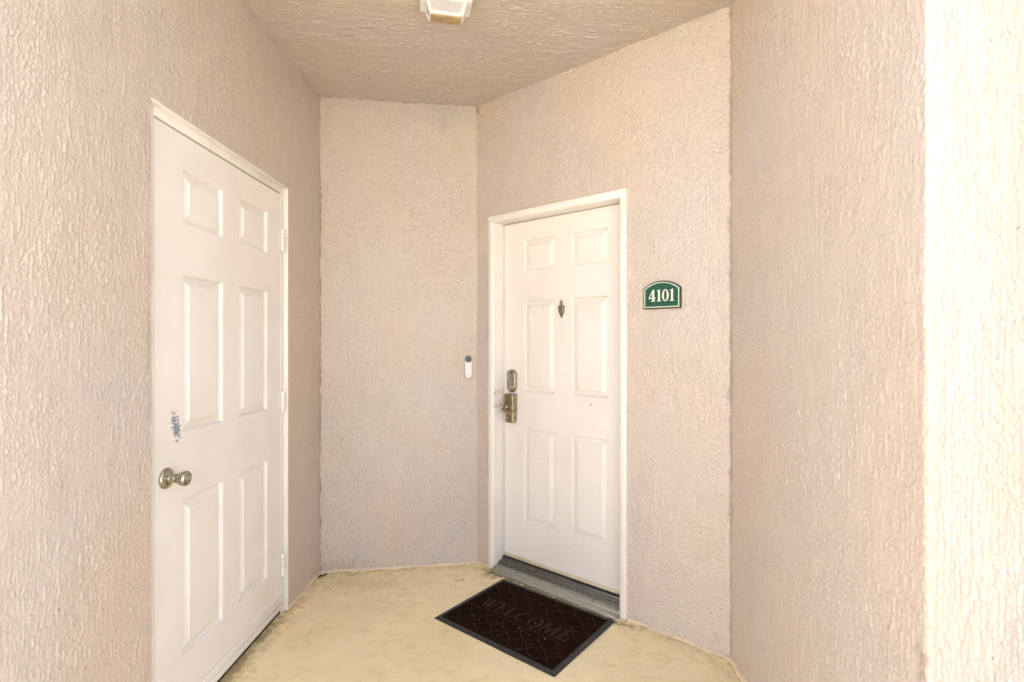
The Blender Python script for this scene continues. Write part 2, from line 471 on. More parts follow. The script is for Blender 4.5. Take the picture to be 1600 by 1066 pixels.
# porch floor: a painted slab with a cove bead of paint along the walls
class FloorTex(Stucco):
    """painted concrete: sandy grain, scuffs, mildew smudges, dirt along walls and sill; u = x, v = y"""
    def __init__(s, seed, u0, u1, v0, v1):
        s.u0, s.v0 = u0 - 0.02, v0 - 0.02
        s.nu = int((u1 - u0 + 0.04)/GR) + 2; s.nv = int((v1 - v0 + 0.04)/GR) + 2
        s.rs = np.random.RandomState(seed)
        s.fu = np.fft.rfftfreq(s.nu)[None, :]/GR; s.fv = np.fft.fftfreq(s.nv)[:, None]/GR
        sm = lambda x, a_, b_: (lambda t_: t_*t_*(3 - 2*t_))(np.clip((x - a_)/(b_ - a_), 0, 1))
        grain = s.band(0.0020, 0.0020, 0.0060, 0.0060); g2 = s.band(0.004, 0.003, 0.014, 0.010)
        s.h = 0.00042*grain + 0.00055*sm(g2, 0.6, 1.4) + 0.0009*s.g(0.05, 0.05)
        xx = (s.u0 + GR*np.arange(s.nu))[None, :]; yy = (s.v0 + GR*np.arange(s.nv))[:, None]
        col = np.ones((s.nv, s.nu, 3))*np.array((0.91, 0.755, 0.45))
        big = s.g(0.09, 0.07)[..., None]; mid = s.g(0.02, 0.016)[..., None]
        col *= 1 + big*np.array([0.020, 0.022, 0.030]) + mid*np.array([0.012, 0.014, 0.020]) + grain[..., None]*0.012
        def lay(k_, c_):
            nonlocal col
            k_ = np.clip(k_, 0, 1)[..., None]; col = col*(1 - k_) + np.array(c_)*k_
        worn = s.g(0.012, 0.009) + 0.8*s.g(0.04, 0.03)
        lay(0.30*sm(worn, 0.6, 2.4), (0.70, 0.53, 0.26))
        lay(0.35*sm(-worn, 0.9, 2.6), (0.93, 0.80, 0.52))
        n = s.g(0.010, 0.008) + 0.8*s.g(0.003, 0.003)
        def seg(p, q_):
            d = q_ - p; L = d.length
            t_ = np.clip(((xx - p.x)*d.x + (yy - p.y)*d.y)/L**2, 0, 1)
            return np.sqrt((xx - p.x - t_*d.x)**2 + (yy - p.y - t_*d.y)**2)
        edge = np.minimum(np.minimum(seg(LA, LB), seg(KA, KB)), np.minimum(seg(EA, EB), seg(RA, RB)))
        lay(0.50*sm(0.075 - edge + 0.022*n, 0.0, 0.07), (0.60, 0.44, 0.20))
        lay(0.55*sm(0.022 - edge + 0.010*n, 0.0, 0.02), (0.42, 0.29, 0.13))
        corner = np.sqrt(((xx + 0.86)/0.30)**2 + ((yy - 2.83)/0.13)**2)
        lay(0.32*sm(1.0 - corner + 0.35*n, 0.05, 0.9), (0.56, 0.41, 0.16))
        spot = np.sqrt(((xx + 0.285)/0.035)**2 + ((yy - 2.875)/0.020)**2)
        lay(0.75*sm(1.0 - spot + 0.45*n, 0.1, 0.8), (0.38, 0.28, 0.09))
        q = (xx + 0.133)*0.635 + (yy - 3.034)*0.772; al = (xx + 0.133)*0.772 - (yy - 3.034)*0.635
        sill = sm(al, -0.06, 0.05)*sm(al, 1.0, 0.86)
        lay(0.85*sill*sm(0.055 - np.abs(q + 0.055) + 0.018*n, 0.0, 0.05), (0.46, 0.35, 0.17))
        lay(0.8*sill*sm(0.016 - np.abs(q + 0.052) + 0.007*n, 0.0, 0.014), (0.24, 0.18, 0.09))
        fk = s.band(0.0020, 0.0020, 0.006, 0.006)
        lay(0.7*sm(fk, 3.0 - 0.5*sm(corner, 2.2, 0.8), 3.4), (0.26, 0.17, 0.08))
        s.c = np.clip(col, 0.01, 0.95)
xs = cuts([(-1.5, -1.16, 0.17), (-1.16, 1.0, 0.0042), (1.0, 1.25, 0.12)])
ys = cuts([(0.204, 1.92, 0.25), (1.92, 3.12, 0.0040), (3.12, 3.4, 0.14)])
X, Y = np.meshgrid(xs, ys)
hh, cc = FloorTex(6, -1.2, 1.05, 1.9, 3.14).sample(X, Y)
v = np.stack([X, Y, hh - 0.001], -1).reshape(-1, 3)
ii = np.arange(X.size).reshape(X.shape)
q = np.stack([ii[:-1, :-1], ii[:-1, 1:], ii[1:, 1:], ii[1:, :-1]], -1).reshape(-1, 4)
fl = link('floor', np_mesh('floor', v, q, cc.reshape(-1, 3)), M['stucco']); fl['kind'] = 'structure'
MB().box(-1.5, 1.25, 0.2, 3.4, -0.25, -0.012).build('slab', M['concrete'], fl)

def fillet(pts, rad, n=7):
    out = [pts[0]]
    for i in range(1, len(pts)-1):
        p0, p, p1 = pts[i-1], pts[i], pts[i+1]
        a = (p0-p).normalized(); b_ = (p1-p).normalized()
        half = a.angle(b_)/2
        L = min(rad/math.tan(half), 0.45*(p0-p).length, 0.45*(p1-p).length)
        r = L*math.tan(half)
        s, e = p + a*L, p + b_*L
        for k_ in range(n+1):
            t_ = k_/n
            out.append(s*(1-t_)**2 + p*2*t_*(1-t_) + e*t_**2)
    out.append(pts[-1])
    return out
def resample(pts, st):
    out = [pts[0]]
    for a, b_ in zip(pts[:-1], pts[1:]):
        n = max(1, int((b_-a).length/st))
        for i in range(1, n+1): out.append(a.lerp(b_, i/n))
    return out
def bead(name, pts, rad):
    pts = resample(fillet(pts, rad), 0.012)
    mb = MB(); rings = []
    r2 = random.Random(3)
    ph = [r2.uniform(0, 6) for _ in range(6)]
    s = 0
    for i, p in enumerate(pts):
        d = (pts[min(i+1, len(pts)-1)] - pts[max(i-1, 0)]).normalized()
        nrm = Vector((d.y, -d.x))
        s += 0.012
        j = 0.5 + 0.28*math.sin(s*23+ph[0]) + 0.22*math.sin(s*61+ph[1]) + r2.uniform(-.15, .15)
        hh = 0.006 + 0.005*j; ww = 0.007 + 0.006*(0.5+0.5*math.sin(s*31+ph[2])) + r2.uniform(0, .002)
        q = lambda o_, z: (p.x + nrm.x*o_, p.y + nrm.y*o_, z)
        rings.append([q(-0.09, -0.002), q(ww, -0.002), q(ww*0.75, hh*0.45), q(0.002, hh*0.9), q(-0.09, hh)])
    mb.loft(rings)
    return mb.build(name, M['bead'], fl, smooth=True)
ldir = (LB-LA).normalized(); edir = (EB-EA).normalized()
bead('paint_bead', [LA + ldir*2.560, LB + Vector((0.0, 0)), KB + Vector((0.004, -0.006)), EA + edir*0.100], 0.07)
bead('paint_bead', [EA + edir*0.999, EB + Vector((-0.004, -0.002)), RB + Vector((0, 0.02))], 0.10)

# walls
Z0, Z1 = -0.02, CEIL + 0.02
L_HOLE = (1.610, 2.553, -0.1, 2.100)
us = cuts([(0.80, 1.06, 0.13), (1.06, 1.30, 0.0023), (1.30, 1.610, 0.0029), (1.610, 2.553, 0.0040), (2.553, 2.985, 0.0040)])
zs = cuts([(Z0, 2.100, 0.0029), (2.100, Z1, 0.0031)])
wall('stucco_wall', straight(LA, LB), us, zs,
     Stucco(1, 0.8, 2.99, Z0, Z1, 0.0027, worm=1.0, bead=0.65, pit=0.25, plate=0.20, aspect=2.5, size=0.80, drag=0.3, grime_and_shade=0.10,
            stains_and_lines=[(2.975, 1.3, 0.012, 1.6, (0.16, 0.10, 0.06), 0.5), (1.600, 1.35, 0.012, 0.40, (0.34, 0.28, 0.22), 0.35)]),  # first entry: narrow dark line down the far corner
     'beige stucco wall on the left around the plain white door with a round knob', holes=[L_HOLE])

kl = (KB-KA).length
us = cuts([(-0.012, kl + 0.012, 0.0038)]); zs = cuts([(Z0, Z1, 0.0038)])
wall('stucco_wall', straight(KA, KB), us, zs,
     Stucco(2, -0.02, kl + 0.02, Z0, Z1, 0.0036, worm=0.55, bead=0.45, pit=1.7, plate=0.30, aspect=1.8, grime_and_shade=0.42, stains_and_lines=[
         (0.000, 1.3, 0.007, 1.7, (0.17, 0.11, 0.06), 0.65), (0.72, 2.70, 0.10, 0.10, (0.44, 0.43, 0.37), 0.5), (0.45, 2.760, 0.5, 0.007, (0.2, 0.13, 0.08), 0.6),  # narrow dark lines down the corner and along the ceiling, one grey patch
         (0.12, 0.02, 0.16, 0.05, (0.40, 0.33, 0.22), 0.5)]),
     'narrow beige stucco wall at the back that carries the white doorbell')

el = (EB-EA).length
E_HOLE = (0.104, 0.995, -0.1, 2.075)
us = cuts([(-0.012, 0.104, 0.0036), (0.104, 0.995, 0.0036), (0.995, el + 0.012, 0.0034)])
zs = cuts([(Z0, 2.075, 0.0036), (2.075, Z1, 0.0036)])
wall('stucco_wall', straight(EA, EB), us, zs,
     Stucco(3, -0.02, el + 0.02, Z0, Z1, 0.0034, worm=0.65, bead=0.5, pit=1.5, plate=0.35, aspect=2.0, grime_and_shade=0.36,
            stains_and_lines=[(el, 1.3, 0.008, 1.8, (0.20, 0.13, 0.08), 0.45), (0.0, 2.74, 0.03, 0.03, (0.1, 0.06, 0.03), 0.6)]),  # narrow dark line down the right corner, small dark spot at the top left
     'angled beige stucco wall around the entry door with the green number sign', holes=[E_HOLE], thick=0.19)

# right wall turns a rounded corner into the outer face
rl = (RB-RA).length; rd = (RB-RA).normalized(); fd = Vector((-rd.y, rd.x)); RAD = 0.012
def right_path(u):
    a = rl - RAD; arc = RAD*math.pi/2
    if u <= a:
        p = RA + rd*u; d = rd
    elif u <= a + arc:
        th = (u - a)/RAD
        c = RA + rd*a + fd*RAD
        o_ = -fd*math.cos(th) + rd*math.sin(th)
        p = c + o_*RAD; return (p.x, p.y, o_.x, o_.y)
    else:
        p = RA + rd*rl + fd*(RAD + u - a - arc); d = fd
    return (p.x, p.y, d.y, -d.x)
a = rl - RAD; arc = RAD*math.pi/2
us = cuts([(-0.012, 0.5, 0.0040), (0.5, a, 0.0033), (a, a+arc, 0.0023), (a+arc, a+arc+0.30, 0.0025), (a+arc+0.30, a+arc+2.2, 0.2)])
zs = cuts([(Z0, 0.50, 0.0055), (0.50, 2.15, 0.0029), (2.15, Z1, 0.0042)])
tex_r = Stucco(4, -0.02, a + arc + 0.32, Z0, Z1, 0.0027, worm=1.0, bead=0.60, pit=0.35, plate=0.22, aspect=3.2, size=0.82, drag=0.35, grime_and_shade=0.10,
            stains_and_lines=[(0.006, 1.3, 0.012, 1.7, (0.2, 0.13, 0.08), 0.4), (a, 0.62, 0.02, 0.07, (0.3, 0.22, 0.15), 0.5)])  # first entry: narrow dark line down the inner corner
tex_f = Stucco(8, -0.02, a + arc + 0.32, Z0, Z1, 0.0042, worm=0.9, bead=0.5, pit=0.75, plate=0.55, aspect=3.6, size=1.0, drag=0.6)
out_u = (tex_r.u0 + GR*np.arange(tex_r.nu))[None, :]
kf = np.clip((out_u - a - arc)/0.02, 0, 1)                            # coarser, more weathered relief on the outer face
tex_r.h = tex_r.h*(1 - kf) + tex_f.h*kf; tex_r.c = tex_r.c*(1 - kf[..., None]) + tex_f.c*kf[..., None]
wall('stucco_wall', right_path, us, zs, tex_r,
     'beige stucco wall on the right that turns a corner into bright daylight')

# ceiling: stroke runs across the porch
xs = cuts([(-1.35, -1.16, 0.1), (-1.16, 1.0, 0.0042), (1.0, 3.4, 0.3)])
ys = cuts([(ROOF_Y, 2.08, 0.2), (2.08, 3.13, 0.0034), (3.13, 3.4, 0.1)])
X, Y = np.meshgrid(xs, ys)
ca, sa = math.cos(R(8)), math.sin(R(8))
tex = Stucco(5, 1.9, 3.3, -1.3, 1.6, 0.0036, worm=1.2, bead=0.5, pit=0.2, plate=0.25, aspect=5.5, size=0.9, base=(0.545, 0.472, 0.402), low_dirt=False, drag=0.5)
hh, cc = tex.sample(-X*sa + Y*ca, X*ca + Y*sa)
v = np.stack([X, Y, CEIL - hh], -1).reshape(-1, 3)
ii = np.arange(X.size).reshape(X.shape)
q = np.stack([ii[:-1, :-1], ii[1:, :-1], ii[1:, 1:], ii[:-1, 1:]], -1).reshape(-1, 4)
ce = link('ceiling', np_mesh('ceiling', v, q, cc.reshape(-1, 3)), M['stucco'])
ce['kind'] = 'structure'
MB().box(-1.60, 3.4, ROOF_Y, 3.7, CEIL + 0.012, CEIL + 0.42).build('roof_slab', M['roof'], ce)

# ------------------------------------------------------------------ doors
def leaf_mesh(x0, x1, z0, z1, y, th, rects):
    """slab whose face (at y) is open where the panels sit"""
    mb = MB()
    gx = sorted({x0, x1, *[r[0] for r in rects], *[r[1] for r in rects]})
    gz = sorted({z0, z1, *[r[2] for r in rects], *[r[3] for r in rects]})
    nx = len(gx)
    vs = [(x, y, z) for z in gz for x in gx]
    fs = []
    for j in range(len(gz)-1):
        for i in range(nx-1):
            cx, cz = (gx[i]+gx[i+1])/2, (gz[j]+gz[j+1])/2
            if any(r[0] < cx < r[1] and r[2] < cz < r[3] for r in rects): continue
            fs.append((j*nx+i, j*nx+i+1, (j+1)*nx+i+1, (j+1)*nx+i))
    mb.add(vs, fs)
    mb.add([(x0,y,z0),(x1,y,z0),(x1,y,z1),(x0,y,z1),(x0,y+th,z0),(x1,y+th,z0),(x1,y+th,z1),(x0,y+th,z1)],
           [(0,4,5,1),(1,5,6,2),(2,6,7,3),(3,7,4,0),(4,7,6,5)])
    return mb
def panel_mesh(r, y):
    """embossed panel: rounded drop, quirk, wide raised bevel, flat field"""
    x0, x1, z0, z1 = r
    prof = [(0, 0), (.0025, .0012), (.0055, .0125), (.0080, .0150), (.0105, .0150), (.0365, .0040), (.0380, .0018), (.0400, .0015)]
    rings = [[(x0+a, y+d, z0+a), (x1-a, y+d, z0+a), (x1-a, y+d, z1-a), (x0+a, y+d, z1-a)] for a, d in prof]
    return MB().loft(rings, cap0=False)

def make_door(root, lx0, lx1, lz0, lz1, ly, mat, cols, rows):
    rects = [(a, b_, z0, z1) for a, b_ in cols for z0, z1 in rows]
    lf = leaf_mesh(lx0, lx1, lz0, lz1, ly, 0.044, rects).build('leaf', mat, root)
    for r in rects:
        panel_mesh(r, ly).build('panel', mat, lf)
    return lf

# storage door in the left wall; local x runs into the picture along the wall, -y points out of it
X0, X1 = 1.610, 2.553
dl = thing('storage_door', 'plain white six panel door with a round metal knob and scraped paint', 'door', (LA.x, LA.y, 0), ang(LA, LB))
FY = 0.018
def jamb_l(x_out, s, z1):
    mb = MB()
    y_lip = -0.0035 if s < 0 else 0.004
    a, b_ = sorted((x_out - s*0.004, x_out + s*0.0035)); mb.box(a, b_, y_lip, 0.12, 0.0, z1)
    a, b_ = sorted((x_out + s*0.0037, x_out + s*0.034)); mb.box(a, b_, FY - 0.001, 0.12, 0.0, z1 - 0.004)
    return mb.build('jamb', M['jamb'], dl, bevel=0.0015)
jamb_l(X0, 1, 2.104); jamb_l(X1, -1, 2.104)
MB().box(X0 - .003, X1 + .003, -0.0030, 0.12, 2.0970, 2.1045).box(X0 + .0345, X1 - .0345, FY - 0.0015, 0.12, 2.066, 2.0968).build('header', M['jamb'], dl, bevel=0.0015)
lx0, lx1 = X0 + 0.037, X1 - 0.037
cols = [(1.786, 2.029), (2.146, 2.386)]
rows = [(0.237, 0.786), (1.019, 1.573), (1.751, 1.942)]
make_door(dl, lx0, lx1, 0.045, 2.058, FY, M['door_l'], cols, rows)
MB().box(lx0 - .001, lx1 + .001, FY + 0.03, FY + 0.04, 2.0585, 2.0655).build('gap_seal', M['dark'], dl)
sw = MB().box(lx0, lx1, FY - 0.007, FY - 0.0002, 0.046, 0.088).build('bottom_sweep', M['jamb'], dl, bevel=0.002)
MB().box(lx0 + .001, lx1 - .001, FY - 0.012, FY - 0.0075, 0.030, 0.056).build('drip_lip', M['jamb'], sw, bevel=0.002)
for i in range(7):
    MB().lathe([(0.0045, 0), (0.0042, 0.0012), (0.002, 0.002)], (lx0 + 0.07 + i*0.122, FY - 0.0071, 0.072), n=12).build('screw', M['jamb'], sw, smooth=True)
MB().box(X0 + .004, X1 - .004, 0.022, 0.11, 0.0005, 0.024).build('threshold', M['dark'], dl, bevel=0.003)  # coloured dark to stand in for the shadow line under the sweep
for hz in (1.836, 1.040, 0.240):
    hg = MB()
    for kz in range(5):
        z = hz - 0.05 + kz*0.02
        hg.lathe([(0.0085, 0.0006), (0.0100, 0.0018), (0.0100, 0.0182), (0.0085, 0.0194)], (lx1 + 0.0015, FY - 0.0105, z), 'z', 16)
    hg.lathe([(0.005, -0.006), (0.0085, -0.004), (0.0090, 0.0)], (lx1 + 0.0015, FY - 0.0105, hz - 0.05), 'z', 14)
    hg.lathe([(0.0090, 0.0), (0.0085, 0.004), (0.005, 0.006)], (lx1 + 0.0015, FY - 0.0105, hz + 0.05), 'z', 14)
    h = hg.build('hinge', M['jamb'], dl, smooth=True)
    MB().box(lx1 - 0.020, lx1 - 0.001, FY - 0.0018, FY - 0.0003, hz - 0.05, hz + 0.05).build('hinge_leaf', M['jamb'], h)
KX, KZ = 1.700, 0.884
kn = MB().lathe([(0.0345, 0.0), (0.0345, 0.004), (0.032, 0.008), (0.024, 0.013), (0.016, 0.016), (0.0150, 0.019)], (KX, FY - 0.0003, KZ), n=40).build('knob', M['nickel'], dl, smooth=True)
MB().lathe([(0.0148, 0.018), (0.0125, 0.021), (0.0120, 0.030), (0.0145, 0.031), (0.0145, 0.034), (0.0125, 0.036), (0.0165, 0.042), (0.0215, 0.051), (0.0250, 0.062), (0.0255, 0.067), (0.0245, 0.071), (0.0215, 0.0745), (0.0165, 0.0760), (0.0155, 0.0735), (0.0100, 0.0730)], (KX, FY, KZ), n=40).build('knob_grip', M['nickel'], kn, smooth=True)
MB().lathe([(0.0095, 0.0725), (0.0092, 0.0765), (0.007, 0.0775)], (KX, FY, KZ), n=24).build('key_cylinder', M['bright'], kn, smooth=True)

# entry door in the angled wall
de = thing('entry_door', 'cream white six panel entry door with keypad lock and small bronze knocker', 'door', (EA.x, EA.y, 0), ang(EA, EB))
E0, E1, ET = 0.104, 0.995, 2.075
RY = 0.085
def jamb_e(s, xo):
    poly = [(0, -0.011), (0.010, -0.0135), (0.030, -0.012), (0.036, -0.006), (0.0385, -0.005), (0.0385, RY + 0.0), (0.0385, 0.15), (0.0, 0.15)]
    vs0 = [(xo + s*x, y, 0.0) for x, y in poly]; vs1 = [(xo + s*x, y, ET - 0.0365) for x, y in poly]
    return MB().loft([vs0, vs1]).build('jamb', M['jamb_e'] if s > 0 else M['jamb'], de, bevel=0.0015, loc=None)
jamb_e(1, E0); jamb_e(-1, E1)
poly = [(0, -0.0112), (-0.010, -0.0137), (-0.030, -0.0122), (-0.036, -0.006), (-0.0385, -0.005), (-0.0385, 0.15), (0.0, 0.15)]
MB().loft([[(E0, y, ET + x) for x, y in poly], [(E1, y, ET + x) for x, y in poly]]).build('header', M['jamb'], de, bevel=0.0015)
ex0, ex1 = E0 + 0.0425, E1 - 0.0395
cols = [(0.294, 0.516), (0.621, 0.844)]
rows = [(0.289, 0.831), (1.043, 1.574), (1.746, 1.925)]
make_door(de, ex0, ex1, 0.078, ET - 0.042, RY, M['door_e'], cols, rows)
MB().box(E0 + .0386, ex0 - 0.0003, RY + 0.006, RY + 0.03, 0.03, ET - 0.0386).build('weather_strip', M['dark'], de)
MB().box(ex0 + .001, ex1 - .001, RY + 0.0015, RY + 0.03, 0.056, 0.0775).build('door_sweep', M['cream_strip'], de, bevel=0.001)
poly = [(-0.045, 0.001), (-0.043, 0.009), (-0.030, 0.014), (-0.014, 0.016), (-0.012, 0.021), (0.030, 0.026), (0.030, 0.001)]
th = MB().loft([[(E0 + .0388, y, z) for y, z in poly], [(E1 - .0388, y, z) for y, z in poly]]).build('threshold', M['alu'], de, bevel=0.0012)
poly = [(0.0302, 0.002), (0.0302, 0.030), (0.034, 0.034), (0.050, 0.036), (0.052, 0.041), (0.066, 0.042), (0.068, 0.050), (0.12, 0.051), (0.12, 0.002)]
MB().loft([[(E0 + .0389, y, z) for y, z in poly], [(E1 - .0389, y, z) for y, z in poly]]).build('sill_track', M['alu_dark'], th, bevel=0.001)
MB().box(E0 + .039, E1 - .039, 0.072, 0.084, 0.0512, 0.0557).build('threshold_gasket', M['dark'], th)
for sx in (0.30, 0.80):
    MB().lathe([(0.004, 0.0), (0.0035, 0.0015), (0.001, 0.002)], (sx, 0.01, 0.0235), 'z', 10).build('screw', M['dark'], th)

# keypad deadbolt
def oval(cx, cz, w_, h_, n=36):
    """stadium outline, counter-clockwise seen from -y"""
    r = w_/2; out = []
    for i in range(n//2 + 1):
        a_ = math.pi*i/(n//2); out.append((cx + r*math.cos(a_), cz + h_/2 - r + r*math.sin(a_)))
    for i in range(n//2 + 1):
        a_ = math.pi + math.pi*i/(n//2); out.append((cx + r*math.cos(a_), cz - h_/2 + r + r*math.sin(a_)))
    return out
def oval_loft(cx, cz, steps):
    return MB().loft([[(x, y, z) for x, z in oval(cx, cz, w_, h_)] for w_, h_, y in steps])
DX, DZ = 0.213, 1.106
kp = oval_loft(DX, DZ, [(0.066, 0.134, RY - .0003), (0.066, 0.134, RY - 0.014), (0.062, 0.130, RY - 0.019), (0.050, 0.116, RY - 0.0225), (0.046, 0.110, RY - 0.0225), (0.044, 0.108, RY - 0.0205)]).build('keypad_lock', M['nickel'], de, smooth=True)
for r_ in range(5):
    for c_ in range(2):
        x, z = DX - 0.0085 + c_*0.017, DZ + 0.036 - r_*0.0125
        MB().box(x - 0.0066, x + 0.0066, RY - 0.0245, RY - 0.0202, z - 0.0042, z + 0.0042).build('key', M['keys'], kp, bevel=0.001)
MB().lathe([(0.0135, 0), (0.0135, 0.007), (0.012, 0.010), (0.006, 0.0105)], (DX, RY - 0.0203, DZ - 0.036), n=28).build('turn_piece', M['bright'], kp, smooth=True)
# boxy lever set below it
BX = 0.215
bx = MB().box(BX - 0.033, BX + 0.033, RY - 0.046, RY - 0.0004, 0.918, 1.030).build('lever_housing', M['brass'], de, bevel=0.005, seg=3)
for i in range(5):
    z = 1.016 - i*0.0095
    MB().box(BX - 0.026, BX + 0.012, RY - 0.0500, RY - 0.0455, z - 0.0036, z + 0.0036).build('rib', M['bronze'], bx, bevel=0.0012)
MB().box(BX - 0.029, BX + 0.031, RY - 0.041, RY - 0.0006, 0.860, 0.9175).build('lower_housing', M['brass'], bx, bevel=0.007, seg=3)
MB().lathe([(0.017, 0.0), (0.017, 0.006), (0.013, 0.012), (0.012, 0.024), (0.015, 0.026), (0.010, 0.030)], (BX - 0.004, RY - 0.0458, 0.955), n=28).build('lever_hub', M['brass'], bx, smooth=True)
rings = []
for i in range(9):
    f = i/8
    x = BX + 0.006 - f*0.040; z = 0.955 - 0.017*f*f - 0.002; rr = 0.0095 - 0.002*math.sin(f*math.pi) + (0.003 if i == 7 else 0)
    if i == 8: rr *= 0.6
    rings.append([(x, RY - 0.064 + rr*0.8*math.cos(a_), z + rr*math.sin(a_)) for a_ in [2*math.pi*j/14 for j in range(14)]])
MB().loft(rings).build('lever', M['brass'], bx, smooth=True)
MB().box(BX - 0.035, BX + 0.035, RY - 0.048, RY - 0.0005, 0.9145, 0.9215).build('collar', M['bright'], bx, bevel=0.002)

# knocker: finial, pierced heart, pointed foot
NX, NZ = 0.560, 1.517
kc = MB()
kc.prism([(NX - 0.010, NZ + 0.031), (NX - 0.006, NZ + 0.026), (NX + 0.004, NZ + 0.027), (NX + 0.009, NZ + 0.033), (NX + 0.006, NZ + 0.043), (NX + 0.002, NZ + 0.051), (NX - 0.006, NZ + 0.042)], RY - 0.010, RY - 0.0004)
kc.box(NX - 0.004, NX + 0.004, RY - 0.006, RY - 0.0006, NZ + 0.016, NZ + 0.0262)
outer = [(0, 0.017), (-0.009, 0.021), (-0.018, 0.016), (-0.0215, 0.006), (-0.019, -0.010), (-0.012, -0.028), (-0.003, -0.044), (0.001, -0.050), (0.006, -0.044), (0.013, -0.028), (0.019, -0.010), (0.0215, 0.006), (0.018, 0.016), (0.009, 0.021)]
inner = [(x*0.70, 0.0 + (z + 0.012)*0.70 - 0.012) for x, z in outer]
kc.ring([(NX + x, NZ + z) for x, z in outer], [(NX + x, NZ + z) for x, z in inner], RY - 0.009, RY - 0.0005)
ck = kc.build('knocker', M['bronze'], de, bevel=0.0018)
MB().prism([(NX - 0.0075, NZ + 0.010), (NX - 0.0085, NZ + 0.005), (NX - 0.001, NZ - 0.034), (NX + 0.003, NZ - 0.034), (NX + 0.0035, NZ - 0.014), (NX + 0.008, NZ + 0.002), (NX + 0.006, NZ + 0.006), (NX + 0.0005, NZ - 0.004), (NX - 0.003, NZ + 0.009)], RY - 0.012, RY - 0.0007).build('striker', M['bronze'], ck, bevel=0.0015)

# ------------------------------------------------------------------ number sign
sg = thing('number_sign', 'small green arched sign with cream number 4101', 'sign', (EA.x + edir.x*1.174, EA.y + edir.y*1.174, 1.488), ang(EA, EB))
def arch(w_, hs, rise, off, n=22):
    hw = w_/2 - off
    Rr = ((w_/2)**2 + rise**2)/(2*rise); cz = hs + rise - Rr; r = Rr - off
    a0 = math.acos(max(-1, min(1, hw/r)))
    pts = [(-hw, off), (hw, off)]
    for i in range(n+1):
        a_ = a0 + (math.pi - 2*a0)*i/n
        pts.append((r*math.cos(a_), cz + r*math.sin(a_)))
    return pts
SW, SH, SRI = 0.178, 0.094, 0.034
MB().prism(arch(SW, SH, SRI, 0), -0.016, -0.001).build('board', M['sign_edge'], sg, bevel=0.002)
MB().prism(arch(SW, SH, SRI, 0.006), -0.0170, -0.0155).build('face', M['green'], sg)
MB().ring(arch(SW, SH, SRI, 0.0055), arch(SW, SH, SRI, 0.0105), -0.0182, -0.0160).build('border_line', M['pale_line'], sg)
def ell(cx, cz, rx, rz, n=28): return [(cx + rx*math.cos(2*math.pi*i/n), cz + rz*math.sin(2*math.pi*i/n)) for i in range(n)]
def glyph(ch):
    """serif outlines on a unit cap height: list of ('p', polygon) or ('r', outer, inner); returns shapes, advance"""
    if ch == '1':
        return [('p', [(.06,0),(.44,0),(.44,.045),(.335,.075),(.335,1.0),(.285,1.0),(.06,.90),(.06,.855),(.165,.87),(.165,.075),(.06,.045)])], .50
    if ch == '0':
        return [('r', ell(.31,.49,.29,.51), ell(.31,.49,.125,.455))], .64
    if ch == '4':
        return [('p', [(.0,.23),(.325,.23),(.325,.33),(.085,.33),(.0,.30)]),
                ('p', [(.0,.3005),(.0845,.3305),(.325,.74),(.325,.915)]),
                ('p', [(.326,.075),(.22,.045),(.22,0),(.60,0),(.60,.045),(.50,.075),(.50,.229),(.62,.229),(.62,.331),(.50,.331),(.50,1.0),(.385,1.0),(.326,.916)])], .68
    if ch == 'W':
        return [('p', [(.0,1),(.0,.95),(.07,.94),(.27,0),(.37,0),(.48,.50),(.42,.70),(.335,.26),(.19,.94),(.27,.95),(.27,1)]),
                ('p', [(.34,1),(.34,.95),(.40,.94),(.421,.705),(.483,.50),(.61,0),(.70,0),(.91,.94),(.98,.95),(.98,1),(.76,1),(.76,.95),(.85,.94),(.685,.25),(.52,.94),(.59,.95),(.59,1)])], 1.04
    if ch == 'E':
        return [('p', [(0,0),(.58,0),(.62,.25),(.57,.25),(.50,.06),(.26,.06),(.26,.48),(.36,.49),(.40,.38),(.44,.38),(.44,.66),(.40,.66),(.36,.55),(.26,.54),(.26,.94),(.47,.94),(.54,.77),(.59,.77),(.57,1),(0,1),(0,.95),(.09,.94),(.09,.06),(0,.05)])], .70
    if ch == 'L':
        return [('p', [(0,0),(.58,0),(.62,.28),(.57,.28),(.48,.06),(.26,.06),(.26,.94),(.37,.95),(.37,1),(0,1),(0,.95),(.09,.94),(.09,.06),(0,.05)])], .68
    if ch == 'C':
        o_ = []; i_ = []
        for k_ in range(23):
            a_ = R(42 + (318-42)*k_/22)
            o_.append((.43 + .43*math.cos(a_), .5 + .515*math.sin(a_))); i_.append((.47 + .30*math.cos(a_), .5 + .455*math.sin(a_)))
        return [('p', o_ + i_[::-1])], .84
    if ch == 'O':
        return [('r', ell(.43,.5,.43,.515), ell(.43,.5,.26,.455))], .92
    if ch == 'M':
        return [('p', [(0,0),(.25,0),(.25,.05),(.16,.06),(.16,.80),(.44,0),(.50,0),(.79,.80),(.79,.06),(.70,.05),(.70,0),(1.04,0),(1.04,.05),(.96,.06),(.96,.94),(1.04,.95),(1.04,1),(.80,1),(.53,.25),(.27,1),(0,1),(0,.95),(.09,.94),(.09,.06),(0,.05)])], 1.12
def letters(text, height, width, mat, parent, place, name):
    adv = sum(glyph(c)[1] for c in text) - 0.06
    sx = width/adv; x = -width/2
    for c in text:
        sh, ad = glyph(c)
        mb = MB()
        for s in sh:
            if s[0] == 'p': mb.prism([(x + px*sx, pz*height) for px, pz in s[1]], 0, 1)
            else: mb.ring([(x + px*sx, pz*height) for px, pz in s[1]], [(x + px*sx, pz*height) for px, pz in s[2]], 0, 1)
        mb.v = [place(*p) for p in mb.v]
        mb.build(name, mat, parent)
        x += ad*sx
